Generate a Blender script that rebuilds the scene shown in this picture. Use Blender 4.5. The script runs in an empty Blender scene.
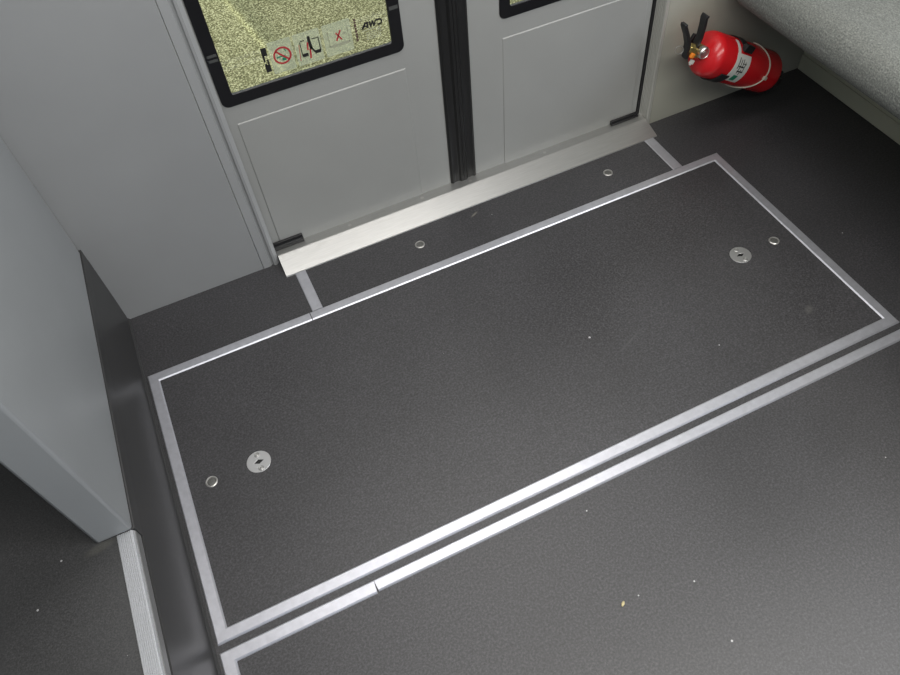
import bpy, bmesh, math, random
from mathutils import Vector, Matrix
random.seed(7)
S = bpy.context.scene
COL = S.collection

# ------------------------------------------------------------------ camera
cam_d = bpy.data.cameras.new('camera'); cam = bpy.data.objects.new('camera', cam_d); COL.objects.link(cam)
R = [[0.9045537005446784, -0.420566336561515, -0.07004683706031636],
     [-0.37711423639224034, -0.7125555688011002, -0.5916497393566889],
     [0.19891569958458544, 0.5615946206310802, -0.8031463294674311]]
cx, cy, cz = Vector(R[0]), -Vector(R[1]), -Vector(R[2])
m = Matrix((cx, cy, cz)).transposed().to_4x4(); m.translation = Vector((0, 0, 1.55))
cam.matrix_world = m
cam_d.sensor_width = 36; cam_d.lens = 748.35 / 900 * 36; cam_d.clip_start = 0.02
S.camera = cam

# ------------------------------------------------------------------ world and lights
w = bpy.data.worlds.new('daylight'); S.world = w; w.use_nodes = True
bg = w.node_tree.nodes['Background']
bg.inputs[0].default_value = (0.82, 0.87, 1.0, 1); bg.inputs[1].default_value = 1.15
def area(name, loc, target, size, size_y, power, col):
    l = bpy.data.lights.new(name, 'AREA'); l.shape = 'RECTANGLE'; l.size = size; l.size_y = size_y
    l.energy = power; l.color = col
    o = bpy.data.objects.new(name, l); COL.objects.link(o); o.location = loc
    o.rotation_euler = (Vector(target) - Vector(loc)).to_track_quat('-Z', 'Y').to_euler()
    return o
area('ceiling_lamp', (0.5, 1.22, 2.09), (0.5, 1.22, 0), 1.6, 0.30, 9.5, (1.0, 0.97, 0.95))
area('ceiling_lamp', (1.0, -0.1, 2.09), (1.0, -0.1, 0), 3.0, 0.30, 33, (1.0, 0.975, 0.92))
area('window_daylight', (2.9, -0.55, 1.6), (-0.4, 1.1, 0.5), 1.2, 0.8, 22, (0.80, 0.86, 1.0))
area('door_daylight', (0.0, -1.15, 1.45), (0.1, 1.0, 0.2), 1.4, 0.8, 6, (0.72, 0.82, 1.0))
S.view_settings.view_transform = 'Standard'; S.view_settings.look = 'None'
S.view_settings.exposure = 0.75; S.view_settings.gamma = 1; S.view_settings.use_curve_mapping = False

# ------------------------------------------------------------------ materials
def mat(name, col, rough=0.5, metal=0.0, spec=0.5):
    mt = bpy.data.materials.new(name); mt.use_nodes = True
    b = mt.node_tree.nodes['Principled BSDF']
    b.inputs['Base Color'].default_value = (*col, 1); b.inputs['Roughness'].default_value = rough
    b.inputs['Metallic'].default_value = metal; b.inputs['Specular IOR Level'].default_value = spec
    return mt
def N(mt, t, **kw):
    n = mt.node_tree.nodes.new(t)
    for k, v in kw.items():
        if k in n.inputs: n.inputs[k].default_value = v
        else: setattr(n, k, v)
    return n
def L(mt, a, b): mt.node_tree.links.new(a, b)
def B(mt): return mt.node_tree.nodes['Principled BSDF']
def coords(mt, scale=(1, 1, 1)):
    tc = N(mt, 'ShaderNodeTexCoord'); mp = N(mt, 'ShaderNodeMapping'); mp.inputs['Scale'].default_value = scale; mp.inputs['Location'].default_value = (0.3137, 0.1713, 0.2377)
    L(mt, tc.outputs['Object'], mp.inputs['Vector']); return mp.outputs['Vector']
def ramp(mt, fac, stops):
    r = N(mt, 'ShaderNodeValToRGB'); e = r.color_ramp.elements
    while len(e) < len(stops): e.new(0.5)
    for k, (p, c) in enumerate(stops): e[k].position = p; e[k].color = (*c, 1)
    L(mt, fac, r.inputs['Fac']); return r.outputs['Color']
def mix(mt, a, b, fac=None, mode='MIX', f=0.5):
    n = N(mt, 'ShaderNodeMix'); n.data_type = 'RGBA'; n.blend_type = mode; n.inputs[0].default_value = f
    if fac is not None: L(mt, fac, n.inputs[0])
    for s, v in ((6, a), (7, b)):
        if isinstance(v, tuple): n.inputs[s].default_value = (*v, 1)
        else: L(mt, v, n.inputs[s])
    return n.outputs[2]
def bump(mt, h, strength=0.2, dist=0.001):
    b = N(mt, 'ShaderNodeBump'); b.inputs['Strength'].default_value = strength; b.inputs['Distance'].default_value = dist
    L(mt, h, b.inputs['Height']); L(mt, b.outputs['Normal'], B(mt).inputs['Normal'])

def vinyl(name, base, rough=0.5, marks=(), grains=14.0, fine=210.0, lo=0.42, hi=2.05):
    """dark safety flooring: fine speckle, dust, a few bright grains"""
    mt = mat(name, base, rough, 0, 0.66)
    v = coords(mt)
    n1 = N(mt, 'ShaderNodeTexNoise', Scale=fine, Detail=5.0, Roughness=0.7); L(mt, v, n1.inputs['Vector'])
    c1 = ramp(mt, n1.outputs['Fac'], [(0.32, tuple(x * lo for x in base)), (0.5, base), (0.68, tuple(x * hi for x in base))])
    n2 = N(mt, 'ShaderNodeTexNoise', Scale=2.6, Detail=5.0); L(mt, v, n2.inputs['Vector'])
    c2 = ramp(mt, n2.outputs['Fac'], [(0.3, (0.86, 0.86, 0.86)), (0.7, (1.16, 1.16, 1.17))])
    c = mix(mt, c1, c2, mode='MULTIPLY', f=1.0)
    vo = N(mt, 'ShaderNodeTexVoronoi', Scale=grains); L(mt, v, vo.inputs['Vector'])
    g = N(mt, 'ShaderNodeMath', operation='LESS_THAN'); g.inputs[1].default_value = 0.032; L(mt, vo.outputs['Distance'], g.inputs[0])
    c = mix(mt, c, (0.42, 0.42, 0.42), fac=g.outputs[0])
    tc = N(mt, 'ShaderNodeTexCoord')
    for (mx_, my_, rx, ry, ang, st, col) in marks:      # scuffs and a dried spill, each at its own place
        mp = N(mt, 'ShaderNodeMapping'); mp.vector_type = 'TEXTURE'
        mp.inputs['Location'].default_value = (mx_, my_, 0); mp.inputs['Rotation'].default_value = (0, 0, ang); mp.inputs['Scale'].default_value = (rx, ry, 1)
        L(mt, tc.outputs['Object'], mp.inputs['Vector'])
        ln = N(mt, 'ShaderNodeVectorMath', operation='LENGTH'); L(mt, mp.outputs['Vector'], ln.inputs[0])
        ad = N(mt, 'ShaderNodeMath', operation='MULTIPLY_ADD'); ad.inputs[1].default_value = 0.9; L(mt, n1.outputs['Fac'], ad.inputs[0]); L(mt, ln.outputs['Value'], ad.inputs[2])
        rg = N(mt, 'ShaderNodeMapRange'); L(mt, ad.outputs[0], rg.inputs['Value'])
        rg.inputs['From Min'].default_value = 1.6; rg.inputs['From Max'].default_value = 1.0; rg.inputs['To Min'].default_value = 0; rg.inputs['To Max'].default_value = st
        c = mix(mt, c, col, fac=rg.outputs['Result'])
    L(mt, c, B(mt).inputs['Base Color'])
    r = N(mt, 'ShaderNodeMapRange'); L(mt, n2.outputs['Fac'], r.inputs['Value'])
    r.inputs['To Min'].default_value = rough - 0.06; r.inputs['To Max'].default_value = rough + 0.08
    L(mt, r.outputs['Result'], B(mt).inputs['Roughness'])
    bump(mt, n1.outputs['Fac'], 0.35, 0.0006)
    return mt
def brushed(name, base, rough, scale, metal=0.9):
    mt = mat(name, base, rough, metal)
    v = coords(mt, scale)
    n1 = N(mt, 'ShaderNodeTexNoise', Scale=60.0, Detail=4.0); L(mt, v, n1.inputs['Vector'])
    c1 = ramp(mt, n1.outputs['Fac'], [(0.3, tuple(x * 0.93 for x in base)), (0.7, tuple(min(1, x * 1.05) for x in base))])
    L(mt, c1, B(mt).inputs['Base Color'])
    bump(mt, n1.outputs['Fac'], 0.05, 0.0003)
    return mt
def painted(name, base, rough=0.38, spec=0.5):
    mt = mat(name, base, rough, 0, spec)
    v = coords(mt)
    n = N(mt, 'ShaderNodeTexNoise', Scale=3.0, Detail=6.0); L(mt, v, n.inputs['Vector'])
    L(mt, ramp(mt, n.outputs['Fac'], [(0.3, tuple(x * 0.95 for x in base)), (0.7, tuple(x * 1.05 for x in base))]), B(mt).inputs['Base Color'])
    n3 = N(mt, 'ShaderNodeTexNoise', Scale=220.0, Detail=2.0); L(mt, v, n3.inputs['Vector'])
    bump(mt, n3.outputs['Fac'], 0.06, 0.0004)
    return mt

M = {}
M['vinyl'] = vinyl('dark_speckled_vinyl', (0.0325, 0.0318, 0.0338), 0.46)
M['vinyl_hatch'] = vinyl('hatch_vinyl', (0.0325, 0.0318, 0.0338), 0.46, [(1.23 - 0.5175, 0.735 - 0.967, 0.016, 0.010, 0.6, 0.30, (0.12, 0.12, 0.11)), (0.78 - 0.5175, 0.86 - 0.967, 0.05, 0.003, 0.4, 0.25, (0.10, 0.10, 0.10))], 12.0)
M['vinyl_raised'] = vinyl('raised_floor_vinyl', (0.046, 0.046, 0.046), 0.46, [(-0.447, 0.757, 0.030, 0.010, 0.15, 0.25, (0.15, 0.145, 0.12))], 14.0, 330.0, 0.6, 1.6)
M['vinyl_strip'] = vinyl('strip_vinyl', (0.0325, 0.0318, 0.0338), 0.46, [(-0.045, 0.045, 0.015, 0.0035, 0.45, 0.6, (0.20, 0.19, 0.16)), (0.0, 0.02, 0.002, 0.002, 0, 0.7, (0.3, 0.3, 0.3))], 9.0)
M['alu'] = brushed('worn_aluminium', (0.58, 0.585, 0.63), 0.42, (1.2, 1.2, 1.2), 0.8)
M['alu_nose'] = mat('nosing_aluminium', (0.60, 0.61, 0.63), 0.45, 0.6)
M['alu_sill'] = brushed('sill_aluminium', (0.44, 0.44, 0.425), 0.36, (0.3, 8, 8), 0.85)
M['alu_rib'] = mat('ribbed_aluminium', (0.46, 0.46, 0.42), 0.42, 0.4)
M['ceil'] = painted('pale_ceiling', (0.55, 0.56, 0.55), 0.5)
M['wall'] = painted('grey_wall_panel', (0.265, 0.27, 0.27), 0.42)
M['wall_olive'] = painted('olive_grey_wall_panel', (0.31, 0.31, 0.262), 0.45)
M['door'] = painted('grey_door_paint', (0.285, 0.288, 0.275), 0.36)
M['jamb'] = painted('grey_jamb_paint', (0.29, 0.295, 0.295), 0.35)
M['partition'] = painted('blue_grey_partition', (0.25, 0.262, 0.268), 0.36)
M['riser'] = painted('dark_riser', (0.036, 0.036, 0.036), 0.40)
M['black'] = mat('black_rubber', (0.012, 0.012, 0.013), 0.42)
M['seal'] = mat('door_seal_rubber', (0.008, 0.008, 0.008), 0.45)
M['gasket'] = mat('window_gasket', (0.006, 0.006, 0.007), 0.28)
M['red'] = mat('red_enamel', (0.50, 0.010, 0.014), 0.26)
M['steel'] = mat('bright_steel', (0.62, 0.61, 0.58), 0.36, 1.0)
M['dullsteel'] = mat('dull_steel', (0.42, 0.42, 0.41), 0.38, 0.8)
M['darksteel'] = mat('dark_steel', (0.16, 0.16, 0.15), 0.4, 0.6)
M['ringsteel'] = mat('polished_ring', (0.52, 0.51, 0.49), 0.35, 0.8)
M['tick'] = mat('faint_grey_bar', (0.055, 0.058, 0.055), 0.5)  # plain grey for the small bars on the window surround
M['lip'] = mat('dull_lip', (0.20, 0.20, 0.20), 0.42, 0.3)
M['brass'] = mat('brass', (0.42, 0.33, 0.12), 0.35, 0.9)
M['orange'] = mat('orange_plastic', (0.75, 0.22, 0.02), 0.4)
M['white'] = mat('white_label', (0.55, 0.56, 0.52), 0.5)
M['tie'] = mat('cream_strap', (0.48, 0.44, 0.36), 0.5)
M['ink'] = mat('black_ink', (0.01, 0.01, 0.01), 0.5)
M['green'] = mat('green_ink', (0.01, 0.18, 0.10), 0.5)
M['redink'] = mat('red_ink', (0.38, 0.02, 0.03), 0.5)
M['dirt'] = mat('crumb', (0.55, 0.47, 0.26), 0.8)
M['bench'] = painted('bench_base_paint', (0.48, 0.49, 0.38), 0.45)
# fabric of the bench
fb = mat('grey_moquette', (0.25, 0.28, 0.28), 0.95, 0, 0.15)
v = coords(fb, (1.5, 1, 1))
wv = N(fb, 'ShaderNodeTexVoronoi', Scale=210.0); L(fb, v, wv.inputs['Vector'])
n = N(fb, 'ShaderNodeTexNoise', Scale=230.0, Detail=3.0); L(fb, v, n.inputs['Vector'])
c = ramp(fb, n.outputs['Fac'], [(0.3, (0.13, 0.137, 0.128)), (0.5, (0.185, 0.193, 0.180)), (0.7, (0.26, 0.27, 0.25))])
L(fb, c, B(fb).inputs['Base Color']); bump(fb, wv.outputs['Distance'], 0.6, 0.002)
M['fabric'] = fb
# thin clear window glass
gl = bpy.data.materials.new('clear_glass'); gl.use_nodes = True
nt = gl.node_tree; nt.nodes.remove(nt.nodes['Principled BSDF'])
tr = nt.nodes.new('ShaderNodeBsdfTransparent'); tr.inputs[0].default_value = (0.92, 0.93, 0.86, 1)
gs = nt.nodes.new('ShaderNodeBsdfGlossy'); gs.inputs['Roughness'].default_value = 0.02
fr = nt.nodes.new('ShaderNodeFresnel'); fr.inputs['IOR'].default_value = 1.45
mx = nt.nodes.new('ShaderNodeMixShader')
L(gl, fr.outputs[0], mx.inputs[0]); L(gl, tr.outputs[0], mx.inputs[1]); L(gl, gs.outputs[0], mx.inputs[2])
L(gl, mx.outputs[0], nt.nodes['Material Output'].inputs[0])
M['glass'] = gl
# pale see-through film of the window stickers
fm = bpy.data.materials.new('sticker_film'); fm.use_nodes = True
nt = fm.node_tree; pb = nt.nodes['Principled BSDF']; pb.inputs['Base Color'].default_value = (0.50, 0.55, 0.40, 1); pb.inputs['Roughness'].default_value = 0.4
pb.inputs['Alpha'].default_value = 0.38
M['film'] = fm
# gravel ground outside
gr = mat('sunlit_gravel', (0.5, 0.48, 0.26), 0.9, 0, 0.2)
v = coords(gr)
n1 = N(gr, 'ShaderNodeTexVoronoi', Scale=75.0); L(gr, v, n1.inputs['Vector'])
n2 = N(gr, 'ShaderNodeTexNoise', Scale=95.0, Detail=3.0); L(gr, v, n2.inputs['Vector'])
c = ramp(gr, n2.outputs['Fac'], [(0.36, (0.10, 0.092, 0.040)), (0.5, (0.28, 0.265, 0.130)), (0.66, (0.72, 0.69, 0.42))])
# sunlight streak and darker band beside it, both painted into the gravel colour
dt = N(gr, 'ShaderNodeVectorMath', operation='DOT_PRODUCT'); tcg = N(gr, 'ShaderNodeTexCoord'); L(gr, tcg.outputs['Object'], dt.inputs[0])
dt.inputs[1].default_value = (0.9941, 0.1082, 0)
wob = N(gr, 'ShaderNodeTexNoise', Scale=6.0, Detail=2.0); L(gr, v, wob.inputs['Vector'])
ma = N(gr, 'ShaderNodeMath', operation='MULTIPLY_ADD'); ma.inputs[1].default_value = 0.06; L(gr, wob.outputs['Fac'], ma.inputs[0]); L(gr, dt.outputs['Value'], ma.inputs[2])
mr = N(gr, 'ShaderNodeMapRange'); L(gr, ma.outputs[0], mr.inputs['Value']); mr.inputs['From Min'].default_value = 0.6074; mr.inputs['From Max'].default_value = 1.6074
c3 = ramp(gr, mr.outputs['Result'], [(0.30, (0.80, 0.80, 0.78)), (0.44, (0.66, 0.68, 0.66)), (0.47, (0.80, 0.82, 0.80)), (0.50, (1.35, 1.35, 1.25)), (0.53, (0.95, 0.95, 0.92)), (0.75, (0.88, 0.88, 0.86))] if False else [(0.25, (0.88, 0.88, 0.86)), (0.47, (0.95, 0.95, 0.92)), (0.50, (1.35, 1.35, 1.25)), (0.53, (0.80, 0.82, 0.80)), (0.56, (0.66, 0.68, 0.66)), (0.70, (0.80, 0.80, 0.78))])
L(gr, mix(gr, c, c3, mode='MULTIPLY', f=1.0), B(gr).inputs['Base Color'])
bump(gr, n1.outputs['Distance'], 0.8, 0.01)
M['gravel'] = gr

# ------------------------------------------------------------------ mesh helpers
def link(name, bm, material, parent=None, bevel=0.0, seg=2, smooth=True):
    me = bpy.data.meshes.new(name); bmesh.ops.recalc_face_normals(bm, faces=bm.faces[:])
    bm.to_mesh(me); bm.free(); me.materials.append(material)
    o = bpy.data.objects.new(name, me); COL.objects.link(o)
    if parent: o.parent = parent
    if smooth:
        for p in me.polygons: p.use_smooth = True
        me.set_sharp_from_angle(angle=math.radians(32))
    if bevel:
        b = o.modifiers.new('bevel', 'BEVEL'); b.width = bevel; b.segments = seg; b.limit_method = 'ANGLE'; b.angle_limit = math.radians(40)
    return o
def bx(bm, x0, x1, y0, y1, z0, z1):
    vs = [bm.verts.new((x, y, z)) for x in (x0, x1) for y in (y0, y1) for z in (z0, z1)]
    for f in ((0, 1, 3, 2), (4, 6, 7, 5), (0, 4, 5, 1), (2, 3, 7, 6), (0, 2, 6, 4), (1, 5, 7, 3)):
        bm.faces.new([vs[i] for i in f])
def box(name, dims, material, parent=None, bevel=0.0, **k):
    bm = bmesh.new(); bx(bm, *dims); return link(name, bm, material, parent, bevel, **k)
def extrude(bm, pts, axis, a0, a1):
    """closed 2-D outline extruded along x, y or z"""
    def P(p, a): return {'x': (a, p[0], p[1]), 'y': (p[0], a, p[1]), 'z': (p[0], p[1], a)}[axis]
    A = [bm.verts.new(P(p, a0)) for p in pts]; C = [bm.verts.new(P(p, a1)) for p in pts]
    n = len(pts)
    bm.faces.new(A); bm.faces.new(C[::-1])
    for i in range(n): bm.faces.new((A[i], A[(i + 1) % n], C[(i + 1) % n], C[i]))
def rrect(x0, x1, z0, z1, r, n=6):
    pts = []
    for (cx_, cz_, a) in ((x1 - r, z1 - r, 0), (x0 + r, z1 - r, 90), (x0 + r, z0 + r, 180), (x1 - r, z0 + r, 270)):
        for i in range(n + 1):
            t = math.radians(a + 90 * i / n); pts.append((cx_ + r * math.cos(t), cz_ + r * math.sin(t)))
    return pts
def ring_between(bm, outer, inner, axis, a0, a1):
    def P(p, a): return {'x': (a, p[0], p[1]), 'y': (p[0], a, p[1]), 'z': (p[0], p[1], a)}[axis]
    n = len(outer)
    q = [[bm.verts.new(P(p, a)) for p in ps] for ps in (outer, inner) for a in (a0, a1)]
    for i in range(n):
        j = (i + 1) % n
        bm.faces.new((q[0][i], q[0][j], q[1][j], q[1][i])); bm.faces.new((q[2][j], q[2][i], q[3][i], q[3][j]))
        bm.faces.new((q[0][j], q[0][i], q[2][i], q[2][j])); bm.faces.new((q[1][i], q[1][j], q[3][j], q[3][i]))
def lathe(bm, prof, centre=(0, 0, 0), n=32, mtx=None):
    rings = []
    for r, z in prof:
        if r < 1e-6: rings.append([bm.verts.new((0, 0, z))])
        else: rings.append([bm.verts.new((r * math.cos(2 * math.pi * i / n), r * math.sin(2 * math.pi * i / n), z)) for i in range(n)])
    for a, b in zip(rings, rings[1:]):
        for i in range(n):
            j = (i + 1) % n
            if len(a) == 1 and len(b) == 1: continue
            if len(a) == 1: bm.faces.new((a[0], b[i], b[j]))
            elif len(b) == 1: bm.faces.new((a[i], a[j], b[0]))
            else: bm.faces.new((a[i], a[j], b[j], b[i]))
    vs = [v for r_ in rings for v in r_]
    if mtx is not None: bmesh.ops.transform(bm, matrix=mtx, verts=vs)
    bmesh.ops.translate(bm, vec=centre, verts=vs)
def tube(bm, pts, r, n=8, closed=False, flat=1.0):
    pts = [Vector(p) for p in pts]; rings = []
    for i, p in enumerate(pts):
        a = pts[i - 1] if (i > 0 or closed) else p; b = pts[(i + 1) % len(pts)] if (i < len(pts) - 1 or closed) else p
        t = (b - a).normalized(); up = Vector((0, 0, 1)) if abs(t.z) < 0.9 else Vector((0, 1, 0))
        u = t.cross(up).normalized(); v_ = u.cross(t)
        rings.append([bm.verts.new(p + u * r * math.cos(2 * math.pi * k / n) + v_ * r * flat * math.sin(2 * math.pi * k / n)) for k in range(n)])
    m_ = len(rings)
    for i in range(m_ if closed else m_ - 1):
        a, b = rings[i], rings[(i + 1) % m_]
        for k in range(n): bm.faces.new((a[k], a[(k + 1) % n], b[(k + 1) % n], b[k]))
    if not closed: bm.faces.new(rings[0][::-1]); bm.faces.new(rings[-1])
def skew(verts, foot_fixed=False):
    """the partition is not quite square to the door wall: its wall end stands 14 mm further in"""
    for v_ in verts:
        k_ = min(1.0, v_.co.z / 0.243) if foot_fixed else 1.0
        if v_.co.y > 0.765: v_.co.x += k_ * (v_.co.y - 0.765) / 0.785 * 0.0135
def tag(o, label=None, cat=None, group=None, kind=None):
    if label: o['label'] = label
    if cat: o['category'] = cat
    if group: o['group'] = group
    if kind: o['kind'] = kind
    return o
def empty(name, loc=(0, 0, 0)):
    o = bpy.data.objects.new(name, None); COL.objects.link(o); o.location = loc; o.empty_display_size = 0.05; return o
def shift(o, loc):      # mesh built in world coordinates, origin moved to the parent's base
    o.data.transform(Matrix.Translation(-Vector(loc)))

YW = 1.55      # face of the side wall
YD = 1.60      # measured face of the door leaves
DY = -0.015; DK = (YD + DY) / YD
XR = 1.88      # foot of the bench
XL = -0.365    # face of the step
ZS = 0.28      # height of the raised floor
TOP = 2.12

# ------------------------------------------------------------------ setting
f = box('floor', (XL - 0.03, 3.0, -1.2, 1.75, -0.04, 0), M['vinyl']); tag(f, 'dark speckled vinyl floor of the carriage', kind='structure')
f = box('raised_floor', (-2.0, -0.416, -1.2, YW, ZS - 0.04, ZS), M['vinyl_raised']); tag(f, 'raised dark speckled floor behind the ribbed step edge at the left', kind='structure')
# side wall, left of the door
bm = bmesh.new(); bx(bm, -2.0, 0.0180, YW, YW + 0.10, 0, TOP)
wl = link('wall_left', bm, M['wall'], bevel=0.001); tag(wl, 'flat grey wall panel left of the doors', kind='structure')
bm = bmesh.new(); bx(bm, 1.2975, 3.0, YW, YW + 0.10, 0, TOP)
wr = link('wall_right', bm, M['wall_olive'], bevel=0.001); tag(wr, 'grey wall behind the red extinguisher, right of the doors', kind='structure')
bm = bmesh.new(); bx(bm, 0.012, 1.300, YW + 0.001, YW + 0.10, 1.96, TOP)
o = link('trim_1', bm, M['wall']); tag(o, 'grey header above the doors', kind='structure')

# left jamb: shallow profile with a rounded rib, seen almost edge-on
prof = [(0.0192, YW + 0.0), (0.040, YW + 0.0), (0.043, YW + 0.004), (0.047, YW + 0.004), (0.050, YW - 0.002), (0.056, YW - 0.003), (0.061, YW + 0.000), (0.066, YW + 0.006), (0.066, YW + 0.046), (0.050, YW + 0.095), (0.0192, YW + 0.095)]
bm = bmesh.new(); extrude(bm, prof, 'z', 0.0, 1.96)
o = link('trim_2', bm, M['jamb']); tag(o, 'grey profiled jamb at the left edge of the door opening', kind='structure')
# right jamb: inner return ribbed
prof = [(1.2965, YW - 0.001), (1.2965, YW + 0.095), (1.276, YW + 0.095), (1.276, YW + 0.036)]
for i in range(6):
    y1 = YW + 0.034 - i * 0.0052; x1 = 1.2765 + i * 0.0016
    prof += [(x1 + 0.0022, y1), (x1, y1 - 0.001), (x1, y1 - 0.0036), (x1 + 0.0026, y1 - 0.0046)]
prof += [(1.2855, YW + 0.0015), (1.288, YW - 0.001)]
bm = bmesh.new(); extrude(bm, prof, 'z', 0.0, 1.96)
o = link('trim_3', bm, M['alu_rib']); tag(o, 'ribbed aluminium jamb at the right edge of the door opening', kind='structure')
# dark void behind door gaps
# step riser
prof = [(XL, 0.0), (XL, 0.003), (XL - 0.004, 0.008), (XL - 0.0080, 0.09), (XL - 0.0172, 0.243), (XL - 0.030, 0.243), (XL - 0.030, 0.0)]
bm = bmesh.new(); extrude(bm, prof, 'y', -0.7, YW - 0.001)
bmesh.ops.bisect_plane(bm, geom=bm.verts[:] + bm.edges[:] + bm.faces[:], plane_co=(0, 0.765, 0), plane_no=(0, 1, 0))
skew(bm.verts, True); o = link('trim_4', bm, M['riser']); tag(o, 'dark smooth riser of the step below the partition', kind='structure')

o = box('ceiling', (-2.0, 3.0, -1.25, 1.65, TOP, TOP + 0.04), M['ceil']); tag(o, 'pale carriage ceiling', kind='structure')
o = box('wall_back', (-2.0, 3.0, -1.25, -1.2, -0.04, TOP), M['wall']); tag(o, 'grey wall on the far side of the carriage', kind='structure')
o = box('wall_end', (-2.05, -2.0, -1.25, 1.65, 0, TOP), M['wall']); tag(o, 'grey end wall', kind='structure')
o = box('wall_end.001', (3.0, 3.05, -1.25, 1.65, 0, TOP), M['wall']); tag(o, 'grey end wall past the bench', kind='structure')
# outside ground
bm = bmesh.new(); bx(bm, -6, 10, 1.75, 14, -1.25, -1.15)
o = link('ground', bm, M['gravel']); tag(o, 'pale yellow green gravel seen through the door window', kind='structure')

# ------------------------------------------------------------------ door leaves
def door(name, label, x0, x1, gx0, gx1, wz0, px0, px1, pz1, sx0, sx1, clip):
    """x0..x1 leaf, gx window gasket, px lower panel, sx rubber seal on the closing edge"""
    base = Vector(((x0 + x1) / 2, YD + 0.02, 0.012))
    r = empty(name, base); tag(r, label, kind='structure')
    def pt(o):
        # the leaves stand 15 mm nearer than first measured; sizes follow
        o.data.transform(Matrix.Translation((0, DY, 1.55)) @ Matrix.Diagonal((DK, 1, DK, 1)) @ Matrix.Translation((0, 0, -1.55)))
        o.data.transform(Matrix.Translation(-base)); o.parent = r; return o
    wz1 = 1.80; gi = 0.030
    bm = bmesh.new()
    y0, y1 = YD, YD + 0.036
    a, b_, c_, d = gx0 + 0.004, gx1 - 0.004, wz0 + 0.004, wz1 - 0.004
    bx(bm, x0, a, y0, y1, 0.012, 1.93); bx(bm, b_, x1, y0, y1, 0.012, 1.93)
    bx(bm, a, b_, y0, y1, 0.012, c_); bx(bm, a, b_, y0, y1, d, 1.93)
    bmesh.ops.remove_doubles(bm, verts=bm.verts[:], dist=1e-5)
    pt(link('leaf', bm, M['door'], smooth=False))
    if px0 is not None:
        # pressed panel, two mm proud, with a soft sloping edge
        bm = bmesh.new()
        q = 0.0028; yo = YD - 0.0022
        A = [(px0, 0.008), (px1, 0.008), (px1, pz1), (px0, pz1)]
        Bq = [(px0 + q, 0.009), (px1 - q, 0.009), (px1 - q, pz1 - q), (px0 + q, pz1 - q)]
        va = [bm.verts.new((x, YD + 0.0002, z)) for x, z in A]; vb = [bm.verts.new((x, yo, z)) for x, z in Bq]
        vc = [bm.verts.new((x, YD + 0.003, z)) for x, z in A]
        bm.faces.new(vb); bm.faces.new(vc[::-1])
        for i in range(4):
            j = (i + 1) % 4
            bm.faces.new((va[i], va[j], vb[j], vb[i])); bm.faces.new((vc[i], vc[j], va[j], va[i]))
        pt(link('pressed_panel', bm, M['door'], bevel=0.0006, seg=1))
    bm = bmesh.new()
    out = rrect(gx0, gx1, wz0, wz1, 0.018); inn = rrect(gx0 + gi, gx1 - gi, wz0 + gi, wz1 - gi, 0.005)
    ring_between(bm, out, inn, 'y', YD - 0.0025, YD + 0.0055)
    g = pt(link('window_frame', bm, M['gasket'], bevel=0.0012)); g['label'] = 'black rubber window surround'
    bm = bmesh.new(); extrude(bm, rrect(gx0 + gi - 0.001, gx1 - gi + 0.001, wz0 + gi - 0.001, wz1 - gi + 0.001, 0.005), 'y', YD + 0.0015, YD + 0.005)
    p = pt(link('pane', bm, M['glass'])); p['label'] = 'clear glass pane'
    # rubber seal: two lips
    bm = bmesh.new()
    xm = (sx0 + sx1) / 2; s = 1 if sx1 > x1 else -1
    prof = [(sx0, YD + 0.03), (sx0, YD - 0.003), (sx0 + 0.006, YD - 0.007), (sx0 + 0.012, YD - 0.004), (sx0 + 0.018, YD - 0.004),
            (sx1 - 0.014, YD - 0.004), (sx1 - 0.008, YD - 0.010), (sx1, YD - 0.010), (sx1, YD + 0.03)]
    if s < 0: prof = [(sx0 + sx1 - x, y) for x, y in prof]
    extrude(bm, prof, 'z', 0.010, 1.93)
    e = pt(link('rubber_seal', bm, M['seal'], bevel=0.0008)); e['label'] = 'black rubber closing edge'
    # guide block at the foot
    bm = bmesh.new(); bx(bm, clip[0], clip[1], YD - 0.015, YD - 0.0025, 0.0125, clip[2]); bx(bm, clip[0], clip[1], YD - 0.009, YD - 0.0025, clip[2], clip[2] + 0.008)
    e = pt(link('guide_block', bm, M['black'], bevel=0.001)); e['label'] = 'black guide block at the foot of the leaf'
    return r, pt
d1, pt1 = door('door_1', 'left grey door leaf with the large gravel-view window', 0.0675, 0.632, 0.071, 0.537, 0.488, 0.088, 0.5335, 0.439, 0.628, 0.6685, (0.066, 0.155, 0.028))
d2, pt2 = door('door_2', 'right grey door leaf with the small visible window corner', 0.708, 1.278, 0.801, 1.252, 0.484, 0.808, 1.262, 0.431, 0.6690, 0.711, (1.182, 1.280, 0.018))

e = pt2(box('gap_strip', (1.280, 1.289, YD - 0.004, YD + 0.03, 0.012, 1.93), M['black'], bevel=0.001)); e['label'] = 'added black strip filling the dark gap at the outer edge of the leaf'  # strip added to make the gap between leaf and jamb read dark
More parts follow.
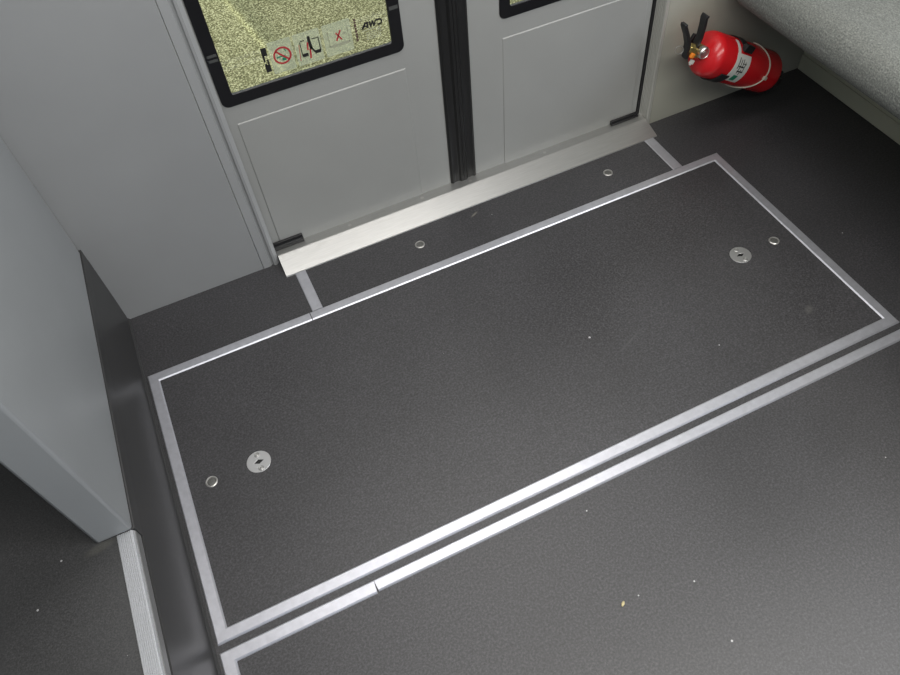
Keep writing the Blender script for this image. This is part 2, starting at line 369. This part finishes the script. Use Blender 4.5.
# window stickers (on the inside of the left pane), all on plane y = YD + .003
YS = YD + 0.0010
def flat(bm, pts, t=0.0004, y=YS):
    extrude(bm, pts, 'y', y - t, y)
def stroke(bm, p, q, w_, y=YS, t=0.0004):
    p, q = Vector(p), Vector(q); d = (q - p).normalized(); n_ = Vector((-d.y, d.x)) * w_ / 2
    flat(bm, [tuple(p + n_), tuple(q + n_), tuple(q - n_), tuple(p - n_)], t, y)
def sticker(name, label, z0, z1, x0, x1, draws):
    bm = bmesh.new(); flat(bm, rrect(x0, x1, z0, z1, 0.003, 3), 0.0004, YS + 0.0001)
    s = pt1(link(name, bm, M['film'], smooth=False)); s['label'] = label
    for nm, material, fn in draws:
        bm = bmesh.new(); fn(bm)
        me = link(nm, bm, material, smooth=False); 
        me.data.transform(Matrix.Translation((0, DY, 1.55)) @ Matrix.Diagonal((DK, 1, DK, 1)) @ Matrix.Translation((0, 0, -1.55)))
        me.data.transform(Matrix.Translation(-Vector(d1.location))); me.parent = s
    return s
def disc(c, r, n=20): return [(c[0] + r * math.cos(2 * math.pi * i / n), c[1] + r * math.sin(2 * math.pi * i / n)) for i in range(n)]
Y2 = YS - 0.0006
def ring_draw(bm):
    ring_between(bm, disc((0.240, 0.573), 0.0215, 32), disc((0.240, 0.573), 0.0175, 32), 'y', Y2 - 0.0004, Y2)
    stroke(bm, (0.2265, 0.5865), (0.2535, 0.5595), 0.0038, Y2)
def cig(bm):
    stroke(bm, (0.226, 0.571), (0.247, 0.571), 0.003, Y2 + .0003); stroke(bm, (0.238, 0.564), (0.247, 0.562), 0.007, Y2 + .0003)
    stroke(bm, (0.250, 0.580), (0.247, 0.590), 0.002, Y2 + .0003)
sticker('no_smoking_sticker', 'pale see-through sticker with red prohibition ring', 0.532, 0.612, 0.211, 0.266,
        [('prohibition_ring', M['redink'], ring_draw), ('cigarette_symbol', M['green'], cig)])
def seats(bm):
    for x in (0.286, 0.317):
        stroke(bm, (x, 0.556), (x + 0.014, 0.556), 0.008, Y2)
        stroke(bm, (x if x < .3 else x + .014, 0.556), (x if x < .3 else x + .014, 0.590), 0.002, Y2)
    stroke(bm, (0.288, 0.592), (0.298, 0.592), 0.002, Y2); stroke(bm, (0.315, 0.590), (0.331, 0.590), 0.002, Y2)
def person_(bm):
    flat(bm, disc((0.3085, 0.596), 0.0035), y=Y2 - .0002); stroke(bm, (0.308, 0.593), (0.310, 0.566), 0.007, Y2 - .0002); stroke(bm, (0.309, 0.572), (0.318, 0.556), 0.004, Y2 - .0002)
def person_r(bm):
    stroke(bm, (0.304, 0.585), (0.301, 0.566), 0.0035, Y2 + .0003); stroke(bm, (0.307, 0.568), (0.304, 0.544), 0.004, Y2 + .0003)
    stroke(bm, (0.279, 0.545), (0.283, 0.585), 0.0012, Y2 + .0003)
sticker('standing_person_sticker', 'pale sticker with dark figure between two seats', 0.532, 0.612, 0.272, 0.336,
        [('seat_symbol', M['ink'], seats), ('figure_symbol', M['ink'], person_), ('red_marks', M['redink'], person_r)])
def xmark(bm):
    stroke(bm, (0.373, 0.566), (0.386, 0.590), 0.0035, Y2); stroke(bm, (0.386, 0.566), (0.374, 0.586), 0.003, Y2)
def trayl(bm):
    stroke(bm, (0.354, 0.556), (0.405, 0.556), 0.006, Y2); stroke(bm, (0.355, 0.556), (0.355, 0.595), 0.0015, Y2); stroke(bm, (0.404, 0.556), (0.404, 0.595), 0.0015, Y2)
    stroke(bm, (0.392, 0.580), (0.398, 0.580), 0.006, Y2)
M['faded'] = mat('faded_grey_ink', (0.30, 0.31, 0.22), 0.6)
sticker('red_cross_sticker', 'pale sticker with small red crossed mark', 0.532, 0.612, 0.343, 0.412,
        [('red_cross', M['redink'], xmark), ('tray_outline', M['faded'], trayl)])
def bar1(bm):
    stroke(bm, (0.2005, 0.604), (0.2005, 0.584), 0.0125, Y2); stroke(bm, (0.2005, 0.561), (0.2005, 0.543), 0.0125, Y2)
    stroke(bm, (0.1965, 0.586), (0.1965, 0.570), 0.0045, Y2); stroke(bm, (0.204, 0.574), (0.204, 0.559), 0.004, Y2); stroke(bm, (0.1975, 0.565), (0.1975, 0.56), 0.006, Y2)
bm = bmesh.new(); bar1(bm); e = pt1(link('black_code_strip', bm, M['ink'], smooth=False)); e['label'] = 'short black broken vertical strip'
M['darkred'] = mat('dark_red_ink', (0.07, 0.035, 0.03), 0.5)
bm = bmesh.new()
z = 0.606
for i, h_ in enumerate((.006, .004, .007, .005, .006, .004, .007, .005)):
    stroke(bm, (0.4235, z), (0.4235, z - h_), 0.0055 if i % 3 else 0.0045, Y2); z -= h_ + 0.0018
e = pt1(link('lettering_strip', bm, M['darkred'], smooth=False)); e['label'] = 'narrow dark lettering running down the glass'
for zc in (0.6235, 0.6115):
    bm = bmesh.new(); stroke(bm, (0.0765, zc), (0.0975, zc), 0.0065, YD - 0.0026); e = pt1(link('frame_tick', bm, M['tick'], smooth=False)); e['label'] = 'faint grey bar on the black window surround'
bm = bmesh.new(); stroke(bm, (0.5105, 0.6050), (0.5330, 0.6050), 0.009, YD - 0.0026); e = pt1(link('frame_tick', bm, M['tick'], smooth=False)); e['label'] = 'faint grey bar on the black window surround'
# AWD mark: slanted heavy strokes, a fine rule and a few small lines below
bm = bmesh.new(); zb, zt = 0.5735, 0.5885; yy = Y2
stroke(bm, (0.4395, zb), (0.4490, zt), 0.0050, yy); stroke(bm, (0.4460, zt - 0.0018), (0.4560, zt - 0.0018), 0.0042, yy - .0001); stroke(bm, (0.4535, zt), (0.4530, zb), 0.0048, yy - .0002)
stroke(bm, (0.4445, zb + 0.0055), (0.4530, zb + 0.0055), 0.0030, yy - .0003)
stroke(bm, (0.4595, zt), (0.4610, zb), 0.0042, yy); stroke(bm, (0.4610, zb + .001), (0.4670, zt), 0.0034, yy - .0001); stroke(bm, (0.4670, zt), (0.4690, zb), 0.0042, yy - .0002); stroke(bm, (0.4690, zb + .001), (0.4755, zt), 0.0036, yy - .0003)
stroke(bm, (0.4740, zt - 0.0018), (0.4850, zt - 0.0018), 0.0042, yy)
c0 = (0.4845, (zb + zt) / 2); rr = (zt - zb) / 2 - 0.0018
pts = [(c0[0] + rr * 0.85 * math.sin(t), c0[1] + rr * math.cos(t)) for t in [math.pi * i / 8 for i in range(9)]]
for i, (a, b_) in enumerate(zip(pts, pts[1:])): stroke(bm, a, b_, 0.0042, yy - .0001 * (1 + i % 3))
stroke(bm, (0.4850, zb + 0.0018), (0.4780, zb + 0.0018), 0.0040, yy - .0003)
e = pt1(link('maker_mark', bm, M['ink'], smooth=False)); e['label'] = 'black AWD lettering'
bm = bmesh.new(); stroke(bm, (0.438, 0.5695), (0.487, 0.5685), 0.0012, Y2)
for i in range(5):
    x = 0.447
    while x < 0.482:
        l_ = random.uniform(0.003, 0.008); stroke(bm, (x, 0.562 - i * 0.0042), (x + l_, 0.562 - i * 0.0042), 0.0013, Y2); x += l_ + 0.0018
stroke(bm, (0.478, 0.5635), (0.483, 0.5645), 0.004, Y2 - 0.0002)
e = pt1(link('small_print', bm, M['faded'], smooth=False)); e['label'] = 'rows of faded small print under the lettering'

# ------------------------------------------------------------------ door sill
def screw_mesh(bm, c, r, h=0.0015, n=24):
    """countersunk washer ring with a recessed domed head"""
    lathe(bm, [(r, 0), (r * 0.96, h * 0.7), (r * 0.84, h), (r * 0.70, h * 0.85), (r * 0.66, h * 0.25), (r * 0.52, h * 0.2), (r * 0.50, h * 0.75), (r * 0.30, h * 1.0), (r * 0.12, h * 0.95), (0.0, h * 0.35)], c, n)
sb = Vector((0.676, 1.53, 0.0)); sill = empty('door_sill', sb); tag(sill, 'bright aluminium sloping sill along the foot of the doors', 'door sill')
bm = bmesh.new()
sec = [(1.640, 0.0), (1.640, 0.0255), (1.553, 0.0268), (1.550, 0.0262), (1.4890, 0.0030), (1.4872, 0.0), ]
xr_ = [1.281, 1.281, 1.281, 1.282, 1.286, 1.286]; xl_ = [0.0672] * 6
A = [bm.verts.new((x, y, z)) for x, (y, z) in zip(xl_, sec)]; C = [bm.verts.new((x, y, z)) for x, (y, z) in zip(xr_, sec)]
for i in range(6): j = (i + 1) % 6; bm.faces.new((A[i], A[j], C[j], C[i]))
bm.faces.new(A); bm.faces.new(C[::-1])
o = link('sill_plate', bm, M['alu_sill'], smooth=False); shift(o, sb); o.parent = sill
sc_ = []
for (x, y) in ((0.290, 1.566), (0.52, 1.568), (0.676, 1.564), (0.93, 1.566), (1.262, 1.572)):
    bm = bmesh.new(); screw_mesh(bm, (x, y, 0.0256), 0.0055, 0.0012, 16); o = link('screw', bm, M['steel']); shift(o, sb); o.parent = sill

# ------------------------------------------------------------------ floor hatch with aluminium frame
X0, X1, Y0, Y1, FW = -0.358, 1.393, 0.601, 1.333, 0.0275
hb = Vector(((X0 + X1) / 2, (Y0 + Y1) / 2, 0)); hatch = empty('floor_hatch', hb); tag(hatch, 'large rectangular floor hatch with aluminium frame and dark speckled panel', 'floor hatch')
def hpart(o): shift(o, hb); o.parent = hatch; return o
hpart(box('panel', (X0 + FW - 0.001, X1 - FW + 0.001, Y0 + FW - 0.001, Y1 - FW + 0.001, 0.0002, 0.0012), M['vinyl_hatch']))
def frame_bar(bm, p0, p1, inn0, inn1, h=0.0042, flip=False):
    """mitred bar from outer corners p0,p1 to inner corners; flat top, sloping lip on the inner side"""
    q = 0.0022; li = 0.0040
    def lerp(a, b, t): return (a[0] + (b[0] - a[0]) * t, a[1] + (b[1] - a[1]) * t)
    st = [(0.0, 0.0), (0.0, h - 0.0012), (q / FW, h), (1 - li / FW, h), (1 - 0.001 / FW, 0.0016), (1.0, 0.0)]
    if flip: st = [(1 - t, z) for t, z in st[::-1]]
    A = [bm.verts.new((*lerp(p0, inn0, t), z)) for t, z in st]; C = [bm.verts.new((*lerp(p1, inn1, t), z)) for t, z in st]
    for i in range(len(st)):
        j = (i + 1) % len(st); bm.faces.new((A[i], A[j], C[j], C[i]))
    bm.faces.new(A[::-1]); bm.faces.new(C)
o4 = [(X0, Y0), (X1, Y0), (X1, Y1), (X0, Y1)]; i4 = [(X0 + FW, Y0 + FW), (X1 - FW, Y0 + FW), (X1 - FW, Y1 - FW), (X0 + FW, Y1 - FW)]
names = ['near', 'right', 'far', 'left']
for k in range(4):
    j = (k + 1) % 4; bm = bmesh.new()
    if k == 2:   # far bar is made of two lengths with a hairline joint
        xj = 0.0835
        frame_bar(bm, o4[2], (xj + 0.0010, Y1), i4[2], (xj + 0.0010, Y1 - FW)); frame_bar(bm, (xj - 0.0010, Y1), o4[3], (xj - 0.0010, Y1 - FW), i4[3])
    else: frame_bar(bm, o4[k], o4[j], i4[k], i4[j], flip=(k == 0))
    hpart(link('frame_bar', bm, M['alu'], smooth=False))
# fixings
def bolt(name, x, y, r, base, parent, z=0.0011):
    bm = bmesh.new(); lathe(bm, [(r, 0), (r * 0.97, 0.0014), (r * 0.86, 0.0024), (r * 0.76, 0.0022), (r * 0.70, 0.0006), (r * 0.70, 0), (r, 0)], (x, y, z), 32)
    rg = link(name, bm, M['ringsteel']); shift(rg, base); rg.parent = parent
    bm = bmesh.new(); lathe(bm, [(r * 0.69, 0.0004), (r * 0.62, 0.0012), (r * 0.3, 0.0016), (0, 0.0016)], (x, y, z), 24); z += 0.0001
    bx(bm, x - r * .25, x + r * .25, y - r * .06, y + r * .06, z, z + 0.0024); bx(bm, x - r * .06, x + r * .06, y - r * .25, y + r * .25, z, z + 0.00235)
    o = link('bolt_head', bm, M['darksteel']); shift(o, base); o.parent = rg; return rg
bolt('bolt', -0.280, 0.966, 0.0145, hb, hatch); bolt('bolt', 1.308, 0.965, 0.0145, hb, hatch)
def lock_plate(x, y, flip):
    bm = bmesh.new()
    n_ = 48; r = 0.0285
    # disc with a lozenge opening
    hole = [(0.012, 0), (0, 0.006), (-0.012, 0), (0, -0.006)]
    out = [(r * math.cos(2 * math.pi * i / n_), r * math.sin(2 * math.pi * i / n_)) for i in range(n_)]
    inn = []
    for i in range(n_):
        t = 4 * i / n_; a = int(t) % 4; f_ = t - int(t); p, q = hole[a], hole[(a + 1) % 4]
        inn.append((p[0] + (q[0] - p[0]) * f_, p[1] + (q[1] - p[1]) * f_))
    ring_between(bm, [(x + p[0], y + p[1]) for p in out], [(x + p[0], y + p[1]) for p in inn], 'z', 0.0011, 0.0028)
    o = hpart(link('lock_plate', bm, M['plate'], bevel=0.0004)); o['label'] = 'round steel lock plate with a lozenge keyhole'
    bm = bmesh.new(); extrude(bm, [(x + p[0] * 1.05, y + p[1] * 1.05) for p in hole], 'z', 0.0012, 0.0016)
    k_ = link('keyhole', bm, M['ink'], smooth=False); shift(k_, hb); k_.parent = o
    for s in (1, -1):
        bm = bmesh.new(); screw_mesh(bm, (x + 0.001, y + s * 0.019, 0.0026), 0.0068, 0.0016, 20)
        k_ = link('screw', bm, M['dullsteel']); shift(k_, hb); k_.parent = o
M['plate'] = mat('satin_steel_plate', (0.62, 0.62, 0.62), 0.34, 0.85)
lock_plate(-0.166, 0.965, 1); lock_plate(1.197, 0.965, 1)

# ------------------------------------------------------------------ strip panel between hatch and sill
pb_ = Vector((0.68, 1.41, 0)); sp = empty('floor_strip_panel', pb_); tag(sp, 'narrow dark floor strip with two bolts between the hatch and door sill', 'floor panel')
o = box('panel', (0.1225, 1.2385, 1.3335, 1.4865, 0.0002, 0.0012), M['vinyl_strip']); shift(o, pb_); o.parent = sp
bolt('bolt', 0.446, 1.421, 0.0145, pb_, sp); bolt('bolt', 1.065, 1.418, 0.0145, pb_, sp)
def short_strip(x0, x1, label):
    bm = bmesh.new()
    prof = [(x0, 0), (x0, 0.002), (x0 + 0.002, 0.0032), (x1 - 0.002, 0.0032), (x1, 0.0018), (x1, 0)]
    extrude(bm, prof, 'y', 1.3345, 1.4862)
    b = Vector(((x0 + x1) / 2, 1.41, 0)); o = link('edging_strip', bm, M['alu'], smooth=False); shift(o, b); o.location = b
    tag(o, label, 'edging strip', 'short aluminium strips between hatch and sill')
short_strip(0.0920, 0.1220, 'short aluminium floor strip near the left end of the door sill')
short_strip(1.2390, 1.2710, 'short aluminium floor strip near the right end of the door sill')

# ------------------------------------------------------------------ second edging along the near side
eb = Vector((0.6, 0.571, 0)); edg = empty('floor_edging', eb); tag(edg, 'long aluminium edging running parallel to the near side of the hatch frame', 'edging strip')
Ye = 0.5845; ex = [(-0.359, Ye), (2.6, Ye)]; W2 = 0.0285
bm = bmesh.new()
def bar2(bm, p0, p1, i0, i1):
    frame_bar(bm, p0, p1, i0, i1)
bar2(bm, (-0.359, Ye), (-0.0248, Ye), (-0.359 + W2, Ye - W2), (-0.0270, Ye - W2 + 0.0))
bar2(bm, (-0.0246, Ye), (2.6, Ye), (-0.0225, Ye - W2 + 0.0025), (2.6, Ye - W2 + 0.0025))
o = link('long_bar', bm, M['alu'], smooth=False); shift(o, eb); o.parent = edg
bm = bmesh.new(); bar2(bm, (-0.359, -0.65), (-0.359, Ye), (-0.359 + W2, -0.65), (-0.359 + W2, Ye - W2))
o = link('return_bar', bm, M['alu'], smooth=False); shift(o, eb); o.parent = edg

# ------------------------------------------------------------------ step nosing
nb = Vector((-0.40, 0.1, ZS - 0.04))
bm = bmesh.new(); xa, xb = -0.4155, -0.3868
prof = [(xa, ZS - 0.037), (xa, ZS + 0.0015)]
k = 8; st_ = (xb - xa - 0.002) / k
for i in range(k):
    x = xa + 0.0005 + i * st_; prof += [(x, ZS + 0.0008), (x + st_ * .25, ZS + 0.0026), (x + st_ * .7, ZS + 0.0026), (x + st_ * .95, ZS + 0.0008)]
prof += [(xb, ZS + 0.001), (xb + 0.0015, ZS - 0.003), (xb + 0.0018, ZS - 0.006), (xb - 0.003, ZS - 0.037)]
extrude(bm, prof, 'y', -0.7, 0.7640)
o = link('step_nosing', bm, M['alu_nose'], smooth=False); shift(o, nb); o.location = nb
e = box('lip', (xb - 0.001, xb + 0.0035, -0.7, 0.7640, ZS - 0.030, ZS - 0.0045), M['lip'], o, bevel=0.0008); shift(e, nb); e['label'] = 'plain dull lip under the ribbed tread'
tag(o, 'ribbed aluminium nosing on the edge of the raised step', 'step nosing')

# ------------------------------------------------------------------ partition
pbx = Vector((-0.418, 1.15, ZS)); part = empty('partition_panel', pbx); tag(part, 'blue-grey partition panel standing on the raised step at the left', 'partition')
o = box('panel', (-0.452, -0.385, 0.765, YW - 0.012, ZS, 1.75), M['partition'], bevel=0.006, seg=3); skew(o.data.vertices); shift(o, pbx); o.parent = part
o = box('wall_bead', (-0.446, -0.388, YW - 0.012, YW - 0.0005, ZS + 0.012, 1.75), M['jamb'], bevel=0.003); skew(o.data.vertices); shift(o, pbx); o.parent = part; o['label'] = 'light bead against the wall'
o = box('foot_rail', (-0.440, -0.3822, 0.766, YW - 0.002, 0.242, ZS + 0.001), M['riser'], bevel=0.001); skew(o.data.vertices); shift(o, pbx); o.parent = part; o['label'] = 'dark rail under the panel'

# ------------------------------------------------------------------ bench
bb = Vector((2.15, 0.9, 0)); bench = empty('bench_seat', bb); tag(bench, 'grey fabric bench seat at the upper right above the extinguisher', 'seat')
XB, ZB = 1.462, 0.365
o = box('cushion', (XB, 2.7, -0.5, YW - 0.012, ZB, ZB + 0.13), M['fabric'], bevel=0.058, seg=7); shift(o, bb); o.parent = bench
o = box('base_panel', (XR, 2.7, -0.5, YW - 0.001, 0.0005, ZB), M['bench'], bevel=0.002); shift(o, bb); o.parent = bench
o = box('kick_strip', (XR - 0.004, XR, -0.5, YW - 0.002, 0.0005, 0.055), M['bench'], bevel=0.0015); shift(o, bb); o.parent = bench

# ------------------------------------------------------------------ fire extinguisher, lying slanted in its wall bracket
eloc = Vector((1.648, 1.472, 0.112)); a_ = Vector((-0.862, 0, 0.507)).normalized(); p_ = Vector((0.507, 0, 0.862)).normalized()
em = Matrix((p_, Vector((0, 1, 0)), a_)).transposed().to_4x4(); em.translation = eloc
ext = empty('fire_extinguisher'); ext.matrix_world = em; tag(ext, 'red fire extinguisher with black levers slung slanted low on the wall', 'fire extinguisher')
RB = 0.064
def epart(name, bm, material, parent=ext, **k): return link(name, bm, material, parent, **k)
bm = bmesh.new()
prof = [(0.0, 0.004), (0.045, 0.0), (0.058, 0.003), (0.0625, 0.010), (RB, 0.020), (RB, 0.285)]
for i in range(1, 9):
    t = math.pi / 2 * i / 9; prof.append((0.018 + (RB - 0.018) * math.cos(t), 0.285 + 0.032 * math.sin(t)))
prof += [(0.019, 0.319), (0.019, 0.323), (0, 0.323)]
lathe(bm, prof, n=48); epart('cylinder', bm, M['red'])
bm = bmesh.new(); lathe(bm, [(0, 0.322), (0.019, 0.322), (0.021, 0.326), (0.021, 0.336), (0.015, 0.338), (0.015, 0.372), (0.011, 0.378), (0, 0.378)], n=6)
bx(bm, -0.018, 0.012, -0.008, 0.008, 0.345, 0.366); epart("valve", bm, M['brass'], bevel=0.001)
bm = bmesh.new(); my = Matrix.Rotation(math.radians(90), 4, 'X')
lathe(bm, [(0, 0), (0.0165, 0), (0.0175, 0.003), (0.0175, 0.013), (0.0150, 0.016), (0.0140, 0.0145), (0, 0.0145)], (0.006, -0.014, 0.336), 28, my)
g_ = epart('pressure_gauge', bm, M['steel'])
bm = bmesh.new(); lathe(bm, [(0, 0), (0.007, 0), (0.007, 0.001), (0, 0.001)], (0.006, -0.0286, 0.336), 16, my); e = link('gauge_dial', bm, M['dullsteel'], g_)
def lever(name, path, w0, w1, th):
    """tapering pressed-steel channel along a path in the x-z plane"""
    bm = bmesh.new(); rings = []
    P = [Vector((x, 0, z)) for x, z in path]; n_ = len(P)
    for i, p in enumerate(P):
        t = (P[min(i + 1, n_ - 1)] - P[max(i - 1, 0)]).normalized(); nn = Vector((-t.z, 0, t.x)); w_ = w0 + (w1 - w0) * i / (n_ - 1)
        rings.append([bm.verts.new(p + nn * (th * s) + Vector((0, w_ * u, 0))) for s, u in ((-.5, -1), (-.5, 1), (.5, 1), (.5, -1))])
    for A, C in zip(rings, rings[1:]):
        for k in range(4): bm.faces.new((A[k], A[(k + 1) % 4], C[(k + 1) % 4], C[k]))
    bm.faces.new(rings[0][::-1]); bm.faces.new(rings[-1])
    return epart(name, bm, M['black'], bevel=0.0015)
lever("squeeze_lever", [(-0.028, 0.366), (-0.012, 0.374), (0.010, 0.388), (0.032, 0.414), (0.050, 0.440), (0.056, 0.443)], 0.010, 0.011, 0.010)
lever("carry_handle", [(-0.022, 0.352), (0.008, 0.352), (0.038, 0.360), (0.066, 0.374), (0.086, 0.386), (0.095, 0.386)], 0.010, 0.012, 0.010)
bm = bmesh.new(); tube(bm, [(-0.012 + 0.011 * math.cos(t), -0.004 + 0.004 * math.sin(t), 0.408 + 0.012 * math.sin(t)) for t in [2 * math.pi * i / 18 for i in range(18)]], 0.0013, 6, True)
epart('pin_ring', bm, M['steel'])
bm = bmesh.new(); bx(bm, -0.020, -0.006, -0.019, -0.010, 0.354, 0.367); epart('tamper_seal', bm, M['orange'], bevel=0.002)
bm = bmesh.new(); bx(bm, -0.036, -0.024, -0.016, -0.010, 0.338, 0.352); bx(bm, -0.040, -0.028, -0.0155, -0.0105, 0.343, 0.348); e = epart('tag', bm, M['white'], bevel=0.001)
def patch(bm, a0, a1, z0, z1, r, t=0.0006, n_=16, skew=0.0):
    """curved strip on the cylinder; angles in degrees about the axis, 0 = up, -90 = towards the aisle"""
    rows = []
    for i in range(n_ + 1):
        f_ = i / n_; an = math.radians(a0 + (a1 - a0) * f_); c_, s_ = math.cos(an), math.sin(an)
        rows.append([bm.verts.new((rr_ * c_, rr_ * s_, z_ + skew * f_)) for rr_, z_ in ((r, z0), (r + t, z0), (r + t, z1), (r, z1))])
    for A, C in zip(rows, rows[1:]):
        for k in range(4): bm.faces.new((A[k], A[(k + 1) % 4], C[(k + 1) % 4], C[k]))
    bm.faces.new(rows[0][::-1]); bm.faces.new(rows[-1])
bm = bmesh.new(); patch(bm, -50, -128, 0.172, 0.236, RB + 0.0002); patch(bm, -50, -12, 0.222, 0.234, RB + 0.0002); lb = epart('label', bm, M['white']); lb['label'] = 'white paper label'
bm = bmesh.new(); patch(bm, -104, -122, 0.192, 0.212, RB + 0.0009, 0.0003, 6); link('green_mark', bm, M['green'], lb)
bm = bmesh.new()
for (a0, a1, z0, z1) in [(p + 13, q_ + 13, u_ + .004, v_ + .004) for p, q_, u_, v_ in ((-72, -100, 0.214, 0.217), (-76, -112, 0.205, 0.2075), (-74, -96, 0.196, 0.1985), (-100, -114, 0.195, 0.1975), (-80, -108, 0.186, 0.1885), (-92, -95, 0.190, 0.212), (-84, -86, 0.182, 0.2), (-104, -107, 0.184, 0.21))]:
    patch(bm, a0, a1, z0, z1, RB + 0.0009, 0.0003, 6)
link('label_print', bm, M['ink'], lb)
# cream strap: a loop round the lower body, running slanted, with a buckle
bm = bmesh.new(); pts = []
for i in range(41):
    an = math.radians(20 - 200 * i / 40); zz = 0.105 - 0.045 * math.sin(math.pi * i / 40) ** 1.5 + 0.035 * (i / 40)
    pts.append(((RB + 0.0016) * math.cos(an), (RB + 0.0016) * math.sin(an), zz))
tube(bm, pts, 0.0020, 8); sp_ = epart('cable_tie', bm, M['tie']); sp_['label'] = 'thin cream cable tie'
bm = bmesh.new(); mid = Vector(pts[22]); bx(bm, mid.x - 0.004, mid.x + 0.006, mid.y - 0.005, mid.y + 0.004, mid.z - 0.007, mid.z + 0.006); link('tie_lock', bm, M['tie'], sp_, bevel=0.001)

# bracket that carries it
br = empty('wall_bracket'); br.matrix_world = em; tag(br, 'black steel bracket behind the red fire extinguisher', 'bracket')
bm = bmesh.new(); bx(bm, -0.022, 0.022, RB + 0.004, 0.0770, -0.02, 0.30); link('back_plate', bm, M['black'], br, bevel=0.001)
bm = bmesh.new(); patch(bm, 92, -40, 0.180, 0.210, RB + 0.0012, 0.0022, 26); bx(bm, RB * math.cos(math.radians(-36)) - 0.004, RB * math.cos(math.radians(-36)) + 0.016, RB * math.sin(math.radians(-36)) - 0.012, RB * math.sin(math.radians(-36)) + 0.004, 0.178, 0.214)
link('clamp_band', bm, M['black'], br, bevel=0.001)
bm = bmesh.new(); bx(bm, -0.03, 0.03, -0.050, 0.0770, -0.010, -0.004); bx(bm, -0.012, 0.012, -0.060, -0.050, -0.010, 0.022); link('foot_cup', bm, M['black'], br, bevel=0.001)
bm = bmesh.new(); patch(bm, 180, 250, 0.225, 0.262, RB + 0.0012, 0.003, 16); link('lower_cradle', bm, M['black'], br, bevel=0.001)

# ------------------------------------------------------------------ crumb
def crumb(x, y, s, label, rot):
    bm = bmesh.new(); bmesh.ops.create_icosphere(bm, subdivisions=2, radius=s)
    for v_ in bm.verts:
        v_.co.x *= 1.5; v_.co.y *= 0.7; v_.co.z *= 0.5; v_.co *= random.uniform(0.82, 1.15)
    bmesh.ops.rotate(bm, matrix=Matrix.Rotation(rot, 3, 'Z'), verts=bm.verts[:])
    o = link('crumb', bm, M['dirt']); o.location = (x, y, s * 0.45); tag(o, label, 'crumb')
crumb(0.412, 0.317, 0.0042, 'tiny yellowish crumb lying on the open dark floor in front', 0.7)
